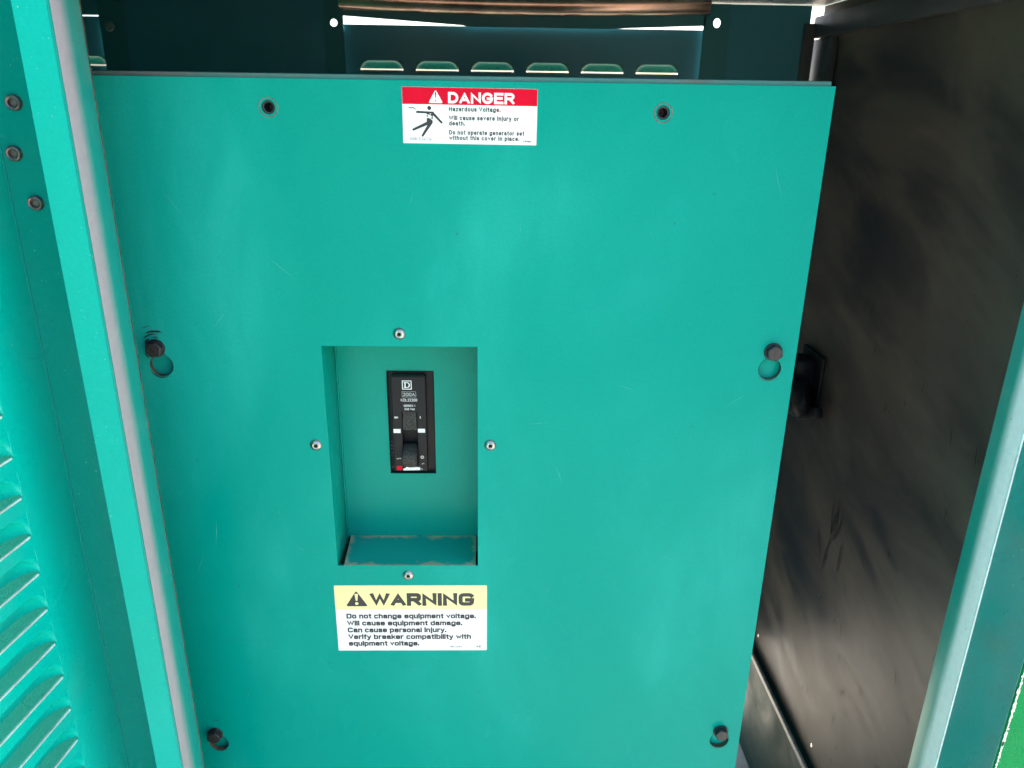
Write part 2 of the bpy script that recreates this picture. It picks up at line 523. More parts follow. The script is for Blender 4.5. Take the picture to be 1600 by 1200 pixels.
    G['3'] = (.58, [A(.5, .76, .44, .24, 160, -80, 14) + A(.5, .26, .5, .26, 80, -160, 14)])
    G['4'] = (.60, [[(.76, 0), (.76, 1), (0, .28)], [(.05, .28), (1, .28)]])
    G['5'] = (.58, [[(.92, 1), (.14, 1), (.05, .50)] + A(.48, .33, .52, .33, 140, -158, 18)])
    G['6'] = (.58, [A(.5, .32, .5, .32, 0, 360, 20), A(.55, .5, .55, .5, 60, 180, 8) + [(0, .32)]])
    G['7'] = (.56, [[(0, 1), (1, 1), (.32, 0)]])
    G['8'] = (.58, [A(.5, .76, .44, .24, 0, 360, 20), A(.5, .26, .5, .26, 0, 360, 20)])
    G['9'] = (.58, [A(.5, .68, .5, .32, 0, 360, 20), [(1, .68)] + A(.45, .5, .55, .5, 0, -120, 8)[1:]])
    G['.'] = (.02, [[(.5, 0), (.5, .11)]]); G['-'] = (.32, [[(0, .40), (1, .40)]])
    return G
FONTS = {'round': glyphs(2.05), 'square': glyphs(4.2)}

def text_mesh(items, frame):
    """items: (string, left, baseline, width or None, cap height, stroke thickness, style). Flat ink, one mesh."""
    O, U, V = [Vector(x) for x in frame]
    N = U.cross(V)
    bm = bmesh.new()
    lay = 0
    for s, left, base, width, H, t, style in items:
        G = FONTS[style]
        gap = (0.19 if style == 'round' else 0.15) * H * (1.0 if t < 0.23 * H else 0.5)
        nat = 0.0
        for ch in s:
            nat += 0.36 * H + gap if ch == ' ' else G[ch][0] * H + t * 0.9 + gap
        nat -= gap
        k = (width / nat) if width else 1.0
        x = left
        for ch in s:
            if ch == ' ':
                x += (0.36 * H + gap) * k
                continue
            wd, strokes = G[ch]
            cw = (wd * H + t * 0.9) * k
            for st_ in strokes:
                pts = []
                for px, py in st_:
                    yy = t / 2 + py * (H - t) if py >= 0 else t / 2 + py * H
                    q = Vector((x + t / 2 + px * (cw - t), base + yy))
                    if not pts or (q - pts[-1]).length > 1e-6:
                        pts.append(q)
                lay += 1
                n_off = N * (0.00003 * (lay % 3))
                Lp, Rp = [], []
                closed = (pts[0] - pts[-1]).length < 1e-6
                for i, q in enumerate(pts):
                    a = (q - pts[i - 1]).normalized() if i > 0 else ((pts[-1] - pts[-2]).normalized() if closed else None)
                    b = (pts[i + 1] - q).normalized() if i < len(pts) - 1 else ((pts[1] - pts[0]).normalized() if closed else None)
                    a_, b_ = a or b, b or a
                    d = a_ + b_
                    if d.length < 0.2:
                        d = a_
                    d.normalize()
                    nrm = Vector((-d.y, d.x))
                    m = min(1.0 / max(0.3, abs(nrm.dot(Vector((-a_.y, a_.x))))), 2.2) * t / 2
                    e = Vector((0, 0))
                    if not closed:
                        if i == 0: e = -b_ * t * 0.5
                        if i == len(pts) - 1: e = a_ * t * 0.5
                    l_, r_ = q + nrm * m + e, q - nrm * m + e
                    top = base + (H * (1.12 if max(p_[1] for p_ in st_) > 1.01 else 1.0) if max(p_[1] for p_ in st_) > X + 0.02 else X * (H - t) + t)
                    lo_ = base if min(p_[1] for p_ in st_) > -0.01 else base - H * 0.34
                    for w_ in (l_, r_):
                        w_.y = min(max(w_.y, lo_), top)
                    Lp.append(bm.verts.new(O + U * l_.x + V * l_.y + n_off)); Rp.append(bm.verts.new(O + U * r_.x + V * r_.y + n_off))
                for i in range(len(pts) - 1):
                    try:
                        bm.faces.new((Rp[i], Rp[i + 1], Lp[i + 1], Lp[i]))
                    except ValueError:
                        pass
            x += cw + gap * k
    return bm_keep(bm)

def flat_polys(polys, frame):
    O, U, V = [Vector(x) for x in frame]
    N = U.cross(V)
    bm = bmesh.new()
    for i, pts in enumerate(polys):
        f = bm.faces.new([bm.verts.new(O + U * p[0] + V * p[1] + N * (0.00002 * (i % 4))) for p in pts])
        f.normal_update()
        if f.normal.dot(N) < 0:
            f.normal_flip()
    bmesh.ops.triangulate(bm, faces=bm.faces)
    return bm_keep(bm)

def stroke(a, b, wa, wb, n=6):
    """Tapered round-ended limb as polygon."""
    a = Vector(a); b = Vector(b)
    d = (b - a).normalized()
    base = math.atan2(d.y, d.x)
    out = []
    for k in range(n + 1):
        t = base + R(90 + 180 * k / n)
        out.append((a.x + wa * math.cos(t), a.y + wa * math.sin(t)))
    for k in range(n + 1):
        t = base + R(-90 + 180 * k / n)
        out.append((b.x + wb * math.cos(t), b.y + wb * math.sin(t)))
    return out

Z0 = CAMZ                       # eye level; heights below are given relative to it

# ------------------------------------------------------------------ setting
bm = bmesh.new()
bmesh.ops.create_grid(bm, x_segments=8, y_segments=8, size=600)
g = link('ground', bm_keep(bm), M_GROUND, kind='structure')
g.location.z = -0.09
g2 = link('bounce_concrete_pad', box((-2.2, -3.2, -0.089), (4.5, 2.2, -0.045), 0.01), M_PAD, kind='structure')  # stretched forward out of view to bounce light onto the cover

# ------------------------------------------------------------------ the enclosure
enc = empty('generator_enclosure', (-0.26, 0.4, -0.045), 'teal painted sheet metal generator cabinet with dark interior, open at the front', 'cabinet')
EL = Vector(enc.location)
def epart(name, me, mat, label=None, parent=None, **kw):
    """A part of the enclosure whose mesh is given in world coordinates."""
    if parent is None:
        me.transform(Matrix.Translation(-EL))
        return link(name, me, mat, enc, label, **kw)
    return link(name, me, mat, parent, label, **kw)

TOP, BOT = Z0 + 0.20, -0.045
# left post: jamb band, set-forward strip, return towards the cover
def post(sx, xc, yc, xin, ystrip, wstrip, yj, xj, name, label):
    path = [(xin, -0.100), (xc, yc), (xc - sx * wstrip, yc), (xc - sx * wstrip, yj), (xj, yj)]
    path = [(p[0], p[1]) for p in path]
    if sx > 0:
        path = path[::-1]
        poly = sheet(path, 0.0016, 0.0016)
    else:
        poly = sheet(path, 0.0016, 0.0016)
    return poly
# sx=+1: left post (interior lies to +x)
lp = sheet([(-0.3602, -0.100), (-0.3602, -0.147), (-0.3842, -0.154), (-0.3842, -0.0880), (-0.478, -0.0880)], -0.0016, 0.0022)
lpost = epart('door_post', extrude_poly(lp, BOT, TOP), M_TEAL, 'green post beside the louvred door, with three cap screws', ang=25)
rp = sheet([(0.5325, -0.100), (0.5325, -0.145), (0.5535, -0.200)], 0.0016, 0.0022)
rpost = epart('door_post', extrude_poly(rp, BOT, TOP), paint('grimy_post_paint', (0.012, 0.225, 0.195), (0.10, 0.24, 0.23), 0.3, 0.9, 0.35, 0.02, 0.9, 0.5), 'green post right of the dark side wall, seen edge on', ang=25)

def sub(name, me_world, mat, parent, label=None, **kw):
    """Sub-part in world coordinates under a part that shares the enclosure's origin."""
    me_world.transform(Matrix.Translation(-EL))
    return link(name, me_world, mat, parent, label, **kw)

tr = extrude_poly([(-0.3604, -0.1496), (-0.3842, -0.1565), (-0.3844, -0.1559), (-0.3606, -0.1488)], BOT + 0.002, TOP - 0.002)
sub('lit_strip', tr, paint('lit_front_paint', (0.0, 0.375, 0.30), (0.012, 0.44, 0.37), 0.3, 0.5, 0.1, 0.02, 1.0), lpost, 'front strip of the post, painted paler as if in stronger light', ang=20)  # thin added plate, stronger light on the strip put into its colour
# raw cut edge of the return flanges
sub('cut_edge', box((-0.3602, -0.0998, BOT), (-0.3578, -0.0987, TOP), 0), M_EDGE, lpost)
# inner faces of the returns, a glossy sheen painted grey next to the front corner
sub('return_face', box((-0.3586, -0.1478, BOT + 0.002), (-0.3581, -0.1000, TOP - 0.002), 0.0002), mat_return('sheen_return_paint', -0.1375, -0.1185, (0.37, 0.355, 0.365)), lpost, 'inner face of the post with a grey sheen painted along its front corner')
sub('return_face', box((0.5302, -0.1440, BOT + 0.002), (0.5308, -0.1000, TOP - 0.002), 0.0002), mat_return('sheen_return_paint', -0.129, -0.114, (0.86, 0.79, 0.77)), rpost, 'inner face of the post with a silvery sheen painted along its front corner')
sub('worn_corner', box((0.5300, -0.1470, BOT + 0.002), (0.5316, -0.1442, TOP - 0.002), 0.0004), M_CHIP, rpost, 'pale worn corner edge')
# cap screws on the left jamb
scr = lathe([(0.0, 0.0025), (0.0036, 0.0025), (0.0040, 0.0062), (0.0056, 0.0068), (0.0066, 0.0060), (0.0070, 0.0045), (0.0072, 0.0), ], 24)
s0 = None
for x, z in ((-0.4357, -0.0067), (-0.4445, -0.0510), (-0.4336, -0.0958)):
    loc = Vector((x, -0.0880, Z0 + z)) - EL
    if s0 is None:
        s0 = link('cap_screw', scr, M_SCREW, lpost)
        s0.location = loc
    else:
        copy_part(s0, lpost, loc)

# ---- louvre hood: local u along, w up, depth along -n (away from the viewer)
def hood_mesh(L, h, d, U, N, lip=0.002, t=0.0013, nu=44, nw=10):
    U = Vector(U); N = Vector(N); V = Vector((0, 0, 1))
    def dep(u, w):
        e = min(u, L - u)
        rx = max(0.0, (h * 1.15 - e) / (h * 1.15))
        r2 = rx * rx + (w / h) ** 2
        return d * max(0.0, 1 - r2) ** 0.62
    bm = bmesh.new()
    us = []
    for i in range(nu + 1):
        s = i / nu
        us.append(L * (0.5 - 0.5 * math.cos(math.pi * s)) * 0.55 + L * s * 0.45)
    G = []
    for layer in (0.0, t):
        g_ = [[bm.verts.new(U * u + V * w - N * (dep(u, w) + layer)) for w in [lip + (h - lip) * (1 - (1 - j / nw) ** 1.5) for j in range(nw + 1)]] for u in us]
        G.append(g_)
    for g_ in G:
        for i in range(nu):
            for j in range(nw):
                bm.faces.new((g_[i][j], g_[i + 1][j], g_[i + 1][j + 1], g_[i][j + 1]))
    lo_ = -0.0014
    for i in range(nu):
        bm.faces.new((G[0][i][0], G[0][i + 1][0], G[1][i + 1][0], G[1][i][0]))
    e0 = 0.003  # pale strip below paints the highlight along the slot rim
    strip = [[bm.verts.new(U * (e0 + (L - 2 * e0) * k / 10) + V * w + N * n_) for w, n_ in ((0.0002, -0.0012), (0.0006, 0.0009), (lo_, 0.0011))] for k in range(11)]
    for k in range(10):
        for q in range(2):
            f = bm.faces.new((strip[k][q], strip[k + 1][q], strip[k + 1][q + 1], strip[k][q + 1]))
            f.material_index = 1
    for i in range(nu):
        bm.faces.new((G[0][i][nw], G[0][i + 1][nw], G[1][i + 1][nw], G[1][i][nw]))
    for j in range(nw):
        for i in (0, nu):
            bm.faces.new((G[0][i][j], G[0][i][j + 1], G[1][i][j + 1], G[1][i][j]))
    return bm_mesh(bm)

def louvred_sheet(name, origin, U, N, width, z0, z1, cols, rows, L, h, d, mat, hoodmat, label, thick=0.0016, lip=0.002):
    """A sheet starting at origin along U; cols = start offsets, rows = heights of the slot lower edges (world z)."""
    U = Vector(U); N = Vector(N)
    holes = [rrect(c, r, c + L, r + h) for c in cols for r in rows]
    me = plate(rrect(0, z0, width, z1), holes, thick, (Vector(origin), U, (0, 0, 1), N), 0.0003)
    me.transform(Matrix.Translation(-EL))
    o = link(name, me, mat, enc, label)
    first = None
    for c in cols:
        for r in rows:
            loc = Vector(origin) - EL + U * c + Vector((0, 0, r)) - N * 0.0002
            if first is None:
                first = link('louvre', hood_mesh(L, h, d, U, N, lip), [hoodmat, M_RIMLIGHT], o, ang=60)
                first.location = loc
            else:
                copy_part(first, o, loc)
    return o

# left door, swung open past a right angle, louvred
a = R(6.5)
DU = Vector((-math.sin(a), -math.cos(a), 0)); DN = Vector((math.cos(a), -math.sin(a), 0))
rows = [Z0 - 0.3293 - 0.0436 * k for k in range(-1, 20)]
ldoor = louvred_sheet('louvred_door', (-0.4573, -0.0895, 0), DU, DN, 1.0, 0.12, TOP - 0.02, [0.0676, 0.2326, 0.3976, 0.5626, 0.7276], rows, 0.136, 0.027, 0.017, M_DOOR, M_DOOR,
                      'green door on the left with rows of louvres, swung wide open')
# folded hinge edge of the door skin
sub('door_edge', box((-0.4581, -0.0906, 0.12), (-0.4559, -0.0890, TOP - 0.02), 0.0006), M_TEAL, ldoor)

# front corner panel right of the post
rdoor = epart('front_panel', box((0.5548, -0.2015, -0.044), (0.76, -0.170, TOP - 0.02), 0.0012), M_BRIGHTGREEN, 'bright green front panel at the far right edge, paint chipped white along its edge')
epart('front_panel', box((0.5560, -0.1695, -0.044), (0.7590, -0.098, TOP - 0.02), 0.001), M_TEAL, 'teal corner panel behind the bright green one')
# chipped paint along the edge of the front panel
bm = bmesh.new()
z = 0.35
while z < Z0 - 0.25:
    l = random.uniform(0.0015, 0.0055)
    wd = random.uniform(0.0006, 0.0028)
    pts = []
    for k in range(8):
        a = 2 * math.pi * k / 8
        rr = random.uniform(0.5, 1.2)
        pts.append((0.5556 + wd * 0.2 + wd * 0.8 * rr * math.cos(a), z + l * rr * math.sin(a)))
    yy = -0.2017 - 0.00004 * random.randint(0, 9)
    bm.faces.new([bm.verts.new((p[0], yy, p[1])) for p in pts])
    z += random.uniform(0.0012, 0.0048)
me = bm_mesh(bm)
sub('paint_chip', me, M_CHIP, rdoor, kind='stuff')

# roof, end walls, fixed front, header, base
XL, XR, YB = -1.25, 0.70, 0.96
epart('roof', box((XL - 0.02, -0.15, TOP + 0.002), (XR + 0.03, YB + 0.03, TOP + 0.04), 0.004), M_DARKGREEN)
epart('front_header', box((-0.3835, -0.147, Z0 + 0.13), (0.5310, -0.118, TOP), 0.002), M_TEAL)
epart('front_panel', box((XL, -0.0880, BOT), (-0.4795, -0.0850, TOP), 0.001), M_OLIVE)
epart('end_wall', box((XL, -0.116, BOT), (XL + 0.003, YB, TOP), 0.0005), M_DARK, 'dark end wall at the left')
# right end wall with two daylight pin holes near its foot
WZ0 = Z0 - 1.352
holes = [circ(0.82, Z0 - 1.313, 0.0042, 12), circ(0.455, Z0 - 1.316, 0.0046, 12)]
wall = plate(rrect(-0.096, WZ0, YB, TOP), holes, 0.002, ((XR, 0, 0), (0, 1, 0), (0, 0, 1), (-1, 0, 0)), 0.0002)
wallo = epart('end_wall', wall, M_WALL, 'charcoal end wall on the right, scratched, with painted reflection smears')
# top flange of the right wall
sub('top_flange', box((XR - 0.022, -0.09, Z0 + 0.136), (XR - 0.0035, YB - 0.01, Z0 + 0.178), 0.002), plain('slate_flange_paint', (0.045, 0.05, 0.055), 0.42, 0, 0.2, 12), wallo)
# back corner return on the right wall
sub('corner_return', box((XR - 0.016, YB - 0.105, WZ0), (XR - 0.0025, YB - 0.004, Z0 + 0.134), 0.0012), plain('slate_return_paint', (0.05, 0.052, 0.056), 0.4, 0, 0.2, 12), wallo)
# dark scrape marks on the wall
def wall_marks():
    bm = bmesh.new()
    def mark(y0, z0, y1, z1, w0):
        n = 7
        Lp, Rp = [], []
        for k in range(n + 1):
            u = k / n
            yy = y0 + (y1 - y0) * u + random.uniform(-1, 1) * w0 * 0.5
            zz = z0 + (z1 - z0) * u
            ww = w0 * math.sin(math.pi * min(0.97, max(0.03, u))) * random.uniform(0.6, 1.2)
            Lp.append(bm.verts.new((XR - 0.0022, yy - ww, zz))); Rp.append(bm.verts.new((XR - 0.0022, yy + ww, zz)))
        for k in range(n):
            bm.faces.new((Lp[k], Lp[k + 1], Rp[k + 1], Rp[k]))
    yb, zb = 0.50, Z0 - 0.835
    mark(yb + 0.02, zb + 0.07, yb + 0.03, zb - 0.0, 0.008)
    mark(yb - 0.005, zb + 0.06, yb + 0.022, zb - 0.01, 0.004)
    mark(yb + 0.04, zb + 0.075, yb + 0.028, zb, 0.004)
    mark(yb + 0.03, zb + 0.0, yb + 0.045, zb - 0.10, 0.004)
    mark(yb - 0.02, zb + 0.01, yb - 0.02, zb - 0.06, 0.003)
    mark(yb + 0.09, zb - 0.01, yb + 0.05, zb - 0.08, 0.0035)
    for k in range(60):
        y_, z_ = random.uniform(0.0, 0.85), Z0 - random.uniform(0.3, 1.3)
        mark(y_, z_, y_ + random.uniform(-0.012, 0.012), z_ - random.uniform(0.008, 0.035), random.uniform(0.0006, 0.0016))
    return bm_mesh(bm)
sub('scuff_mark', wall_marks(), plain('scuff_black', (0.010, 0.010, 0.011), 0.7), wallo, kind='stuff')
# base channel at the foot of the right wall, with a worn metal lip
base = epart('base_channel', box((XR - 0.012, -0.094, -0.044), (XR + 0.004, YB, WZ0 - 0.0002), 0.0004), M_BASE, 'dark green base channel under the charcoal wall')
sub('metal_lip', box((XR - 0.020, -0.090, WZ0 - 0.012), (XR - 0.0125, YB - 0.01, WZ0 + 0.0015), 0.0015), M_DULL, base)
# black latch on the right wall, with its bent lever and link
def blob(seed, c, r, sq):
    rnd = random.Random(seed)
    bm = bmesh.new()
    bmesh.ops.create_icosphere(bm, subdivisions=2, radius=1)
    for v in bm.verts:
        k = rnd.uniform(0.75, 1.2)
        v.co = Vector((c[0] + v.co.x * r[0] * k, c[1] + v.co.y * r[1] * k, c[2] + v.co.z * r[2] * k))
    return bm
LY, LZ = 0.735, Z0 - 0.562
def latch():
    bm = bmesh.new()
    box_bm(bm, (XR - 0.010, LY - 0.060, LZ - 0.060), (XR - 0.0025, LY + 0.050, LZ + 0.065), 0.003)
    box_bm(bm, (XR - 0.048, LY - 0.030, LZ - 0.030), (XR - 0.010, LY + 0.034, LZ + 0.050), 0.008)
    return bm_mesh(bm)
lt = sub('door_latch', latch(), M_BLACK, wallo, 'black latch near the cover edge')
def lever():
    bm = bmesh.new()
    box_bm(bm, (XR - 0.072, LY - 0.075, LZ - 0.012), (XR - 0.048, LY + 0.045, LZ + 0.016), 0.007)
    bmesh.ops.rotate(bm, verts=bm.verts, cent=(XR - 0.055, LY, LZ), matrix=Matrix.Rotation(R(42), 3, 'X'))
    return bm_mesh(bm)
sub('latch_lever', lever(), M_BLACK, wallo)
def link_bar():
    bm = bmesh.new()
    box_bm(bm, (XR - 0.034, LY - 0.115, LZ - 0.075), (XR - 0.014, LY + 0.000, LZ - 0.050), 0.006)
    bmesh.ops.rotate(bm, verts=bm.verts, cent=(XR - 0.02, LY - 0.05, LZ - 0.06), matrix=Matrix.Rotation(R(-24), 3, 'X'))
    return bm_mesh(bm)
sub('latch_link', link_bar(), M_BLACK, wallo)
sub('latch_knob', bm_mesh(blob(5, (XR - 0.044, LY - 0.030, LZ - 0.030), (0.030, 0.062, 0.046), 1)), M_BLACK, wallo, ang=60)

# ---- back wall, seen over the top of the cover
zt = Z0 + 0.150
brows = [Z0 + 0.0605 - 0.030 * k for k in range(0, 30)]
Uc, Nc = (1, 0, 0), (0, -1, 0)
backd = louvred_sheet('louvred_back_panel', (-0.334, YB, 0), Uc, Nc, 0.790, 0.20, zt, [0.042 + 0.1195 * k for k in range(6)], brows, 0.092, 0.0195, 0.012, M_DARK, M_HOOD,
                      'dark rear panel behind the cover, with rows of lit louvres', lip=0.0033)
backl = louvred_sheet('louvred_back_panel', (-1.24, YB, 0), Uc, Nc, 0.425, 0.20, Z0 + 0.1572, [0.077 + 0.1195 * k for k in range(3)], brows[:8], 0.092, 0.0195, 0.012, M_DARK, M_HOOD,
                      'dark louvred rear panel glimpsed beside the left post', lip=0.0033)
def back_post(x0, x1, hx, hz, slot):
    pts = [(hx + 0.0075 * math.cos(2 * math.pi * k / 20), hz + (0.009 if slot else 0.0075) * math.sin(2 * math.pi * k / 20)) for k in range(20)]
    return plate(rrect(x0, 0.055, x1, TOP), [pts], 0.003, XZ(YB - 0.012), 0.0006)
epart('back_post', back_post(-0.3615, -0.3215, -0.3415, Z0 + 0.1515, False), M_DARKGREEN, 'rear post with a round daylight hole, left of the louvres')
epart('back_post', back_post(0.4415, 0.4965, 0.470, Z0 + 0.163, True), M_DARKGREEN, 'rear post with an oval daylight hole, right of the louvres')
bp = epart('back_post', box((-0.829, YB - 0.015, 0.055), (-0.779, YB - 0.012, TOP), 0.0008), M_DARKGREEN, 'rear post with a slotted screw, near the left post')
sc = lathe([(0.0, 0.002), (0.0085, 0.002), (0.010, 0.0008), (0.0102, 0.0)], 20)
o = link('slotted_screw', sc, M_STEEL, bp)
o.location = Vector((-0.809, YB - 0.015, Z0 + 0.1375)) - EL
epart('back_panel', box((-0.795, YB - 0.008, 0.19), (-0.352, YB - 0.005, TOP), 0.001), M_DARK, 'plain dark rear panel, left')
epart('back_panel', box((0.482, YB - 0.008, 0.19), (0.672, YB - 0.005, TOP), 0.001), M_DARK, 'plain dark rear panel, right')
epart('top_strip', box((-1.24, YB - 0.004, Z0 + 0.1592), (-0.80, YB - 0.001, TOP), 0.001), M_DARKGREEN)
epart('corner_post', box((0.658, YB - 0.02, 0.055), (0.681, YB - 0.004, Z0 + 0.165), 0.0015), plain('grey_post_paint', (0.075, 0.072, 0.075), 0.4, 0, 0.2, 14))
# rounded, slightly sagging rear rail above the louvred panel
def rail():
    bm = bmesh.new()
    prev = None
    n, k2 = 40, 14
    for i in range(n + 1):
        u = i / n
        x = -0.324 + 0.77 * u
        sag = -0.010 * math.sin(math.pi * u) ** 0.9 - 0.004 * (1 - u) * 0 
        ring = []
        for k in range(k2):
            an = 2 * math.pi * k / k2
            ring.append(bm.verts.new((x, YB - 0.030 + 0.017 * math.cos(an), Z0 + 0.199 + sag * 0.7 + 0.0235 * math.sin(an))))
        if prev:
            for k in range(k2):
                bm.faces.new((prev[k], prev[(k + 1) % k2], ring[(k + 1) % k2], ring[k]))
        else:
            bm.faces.new(ring[::-1])
        prev = ring
    bm.faces.new(prev)
    return bm_mesh(bm)
rl = epart('rear_rail', rail(), M_RAILSHEEN, 'rounded rail with a painted warm sheen across the top of the rear louvres', ang=50)
def rail_lip():
    top, bot = [], []
    for i in range(41):
        u = i / 40
        x = -0.324 + 0.77 * u
        bot.append((x, zt + (0.0155 * (1 - u / 0.34) if u < 0.34 else (-0.002 if u < 0.72 else -0.002 + 0.009 * (u - 0.72) / 0.28))))
        top.append((x, Z0 + 0.186))
    return extrude_poly(bot + top[::-1], YB - 0.012, YB - 0.009, 'y')
sub('rail_lip', rail_lip(), M_DARKGREEN, rl)

# ------------------------------------------------------------------ breaker cover
cov = empty('breaker_cover', (-0.031, 0.0, Z0 - 1.0), 'large teal sheet metal cover with recessed breaker window, danger and warning stickers', 'cover panel')
CL = Vector(cov.location)
def cpart(name, me, mat, parent=None, label=None, **kw):
    me.transform(Matrix.Translation(-CL))
    return link(name, me, mat, parent or cov, label, **kw)

bolts = [(-0.3835, -0.2675, -0.3803, -0.2885), (0.3222, -0.2670, 0.3214, -0.2885), (-0.3830, -0.8275, -0.3800, -0.8440), (0.3215, -0.8275, 0.3215, -0.8440)]
def keyhole(bx, bz, hx, hz, r=0.0132, w=0.0062):
    """Round hole with a narrower slot running up under the bolt."""
    a0 = math.asin(w / r)
    pts = []
    n = 30
    st = math.pi / 2 + a0
    for k in range(n + 1):
        an = st + (2 * math.pi - 2 * a0) * k / n
        pts.append((hx + r * math.cos(an), hz + r * math.sin(an)))
    for k in range(9):
        an = math.pi * k / 8
        pts.append((bx + w * math.cos(an), bz + w * math.sin(an)))
    return [(x, z + Z0) for x, z in pts]
tops = [(-0.2322, -0.0085), (0.1737, -0.0087)]
RX0, RX1, RZ0, RZ1 = -0.1968, -0.0192, -0.5558, -0.2640
holes = [keyhole(*b) for b in bolts]
holes += [circ(x, z + Z0, 0.0066) for x, z in tops]
holes += [rrect(RX0, RZ0 + Z0, RX1, RZ1 + Z0)]
face = cpart('cover_plate', plate(rrect(-0.4115, Z0 - 0.998, 0.3502, Z0 + 0.0195), holes, 0.0024, XZ(0.0), 0.0005), M_PANEL)
# side and bottom flanges folded back
cpart('side_flange', box((0.3475, 0.0026, Z0 - 0.996), (0.3500, 0.022, Z0 + 0.0185), 0.0004), M_PANEL)
cpart('side_flange', box((-0.4113, 0.0026, Z0 - 0.996), (-0.4088, 0.022, Z0 + 0.0185), 0.0004), M_PANEL)

# recess: side walls, top, back plate with cut-out, dusty ledge
D = 0.073
rec = cpart('recess_box', box((RX0 - 0.002, 0.0026, RZ0 + Z0 - 0.012), (RX0 - 0.0001, D + 0.002, RZ1 + Z0 + 0.002), 0.0002), M_RECESS)
def rsub(name, me, mat, label=None, **kw):
    me.transform(Matrix.Translation(-CL))
    return link(name, me, mat, rec, label, **kw)
rsub('side_wall', box((RX1 + 0.0001, 0.0026, RZ0 + Z0 - 0.012), (RX1 + 0.002, D + 0.002, RZ1 + Z0 + 0.002), 0.0002), M_RECESS)
rsub('top_wall', box((RX0, 0.0026, RZ1 + Z0 + 0.0001), (RX1, D + 0.002, RZ1 + Z0 + 0.002), 0.0002), M_RECESS)
CX0, CX1, CZ0, CZ1 = -0.1353, -0.0757, -0.4620, -0.3185
rsub('back_wall', plate(rrect(RX0 + 0.0001, RZ0 + Z0 - 0.002, RX1 - 0.0001, RZ1 + Z0 - 0.0001), [rrect(CX0, CZ0 + Z0, CX1, CZ1 + Z0)], 0.002, XZ(D), 0.0003), M_RECESS)
rsub('corner_lip', box((RX0 + 0.0001, D - 0.0062, RZ0 + Z0), (RX0 + 0.0016, D - 0.0003, RZ1 + Z0 - 0.0005), 0.0005), M_RECESS)
# ledge with a gap to the left wall (black slot) and a hairline gap to the right
ledge = extrude_poly([(-0.1890, 0.0005), (-0.0222, 0.0005), (-0.0228, D - 0.0005), (-0.1925, D - 0.0005)], RZ0 + Z0 - 0.0018, RZ0 + Z0 + 0.0002)
lo = link('ledge', ledge, M_TRAY, rec, 'ledge at the foot of the recess with brown dust along its edges')
ledge.transform(Matrix.Translation((0, 0, -Z0)))
lo.location = Vector((0, 0, Z0)) - CL
rsub('slot_void', box((RX0, 0.003, RZ0 + Z0 - 0.030), (RX1, D, RZ0 + Z0 - 0.026), 0), M_VOID)

# pop rivets
riv = lathe([(0.0, 0.0010), (0.0018, 0.0011), (0.0024, 0.0030), (0.0034, 0.0034), (0.0052, 0.0027), (0.0066, 0.0012), (0.0072, 0.0)], 28)
rivb = lathe([(0.0, 0.0016), (0.0014, 0.0015), (0.0024, 0.0013)], 16)
r0 = None
for x, z in ((-0.1078, -0.2488), (-0.2120, -0.3878), (-0.0040, -0.3872), (-0.1083, -0.5700)):
    loc = Vector((x, 0.0, z + Z0)) - CL
    if r0 is None:
        r0 = link('pop_rivet', riv, M_STEEL, cov); r0.location = loc
        c0 = link('rivet_core', rivb, M_VOID, r0)
    else:
        rr = copy_part(r0, cov, loc, (0, random.uniform(0, 6), 0))
        cc = c0.copy(); COL.objects.link(cc); cc.parent = rr

# black flange bolts in the keyholes
def hex_bolt():
    bm = bmesh.new()
    def ring(fn, y, n=36):
        return [bm.verts.new((fn(2 * math.pi * k / n) * math.cos(2 * math.pi * k / n), y, fn(2 * math.pi * k / n) * math.sin(2 * math.pi * k / n))) for k in range(n)]
    ap = 0.0083
    hexr = lambda r: (lambda a: r / math.cos(((a + math.pi / 6) % (math.pi / 3)) - math.pi / 6))
    rd = lambda r: (lambda a: r)
    prof = [ring(rd(0.0104), 0.0), ring(rd(0.0106), -0.0012), ring(rd(0.0102), -0.0022), ring(hexr(ap), -0.0023), ring(hexr(ap), -0.0080),
            ring(lambda a: min(hexr(ap)(a), ap * 1.06), -0.0088), ring(rd(ap * 0.93), -0.0095)]
    for a_, b_ in zip(prof, prof[1:]):
        for k in range(36):
            bm.faces.new((a_[k], a_[(k + 1) % 36], b_[(k + 1) % 36], b_[k]))
    bm.faces.new(prof[-1])
    return bm_mesh(bm)
b0 = None
for (bx, bz, hx, hz), rot in zip(bolts, (0.3, 0.9, 0.2, 0.7)):
    loc = Vector((bx, -0.0002, bz + Z0)) - CL
    if b0 is None:
        b0 = link('hex_bolt', hex_bolt(), M_BOLT, cov, ang=25); b0.location = loc; b0.rotation_euler = (0, rot, 0)
    else:
        copy_part(b0, cov, loc, (0, rot, 0))
# brown worn rim inside each keyhole
def rim(pts, y0, y1, inset):
    c = Vector((sum(p[0] for p in pts) / len(pts), sum(p[1] for p in pts) / len(pts)))
    bm = bmesh.new()
    A = [bm.verts.new((p[0] + (c.x - p[0]) * inset, y0, p[1] + (c.y - p[1]) * inset)) for p in pts]
    Bq = [bm.verts.new((p[0] + (c.x - p[0]) * inset, y1, p[1] + (c.y - p[1]) * inset)) for p in pts]
    n = len(pts)
    for i in range(n):
        bm.faces.new((A[i], A[(i + 1) % n], Bq[(i + 1) % n], Bq[i]))
    return bm_mesh(bm)
for b in bolts:
    cpart('keyhole_edge', rim(keyhole(*b), -0.0001, 0.0062, 0.016), M_EDGE)
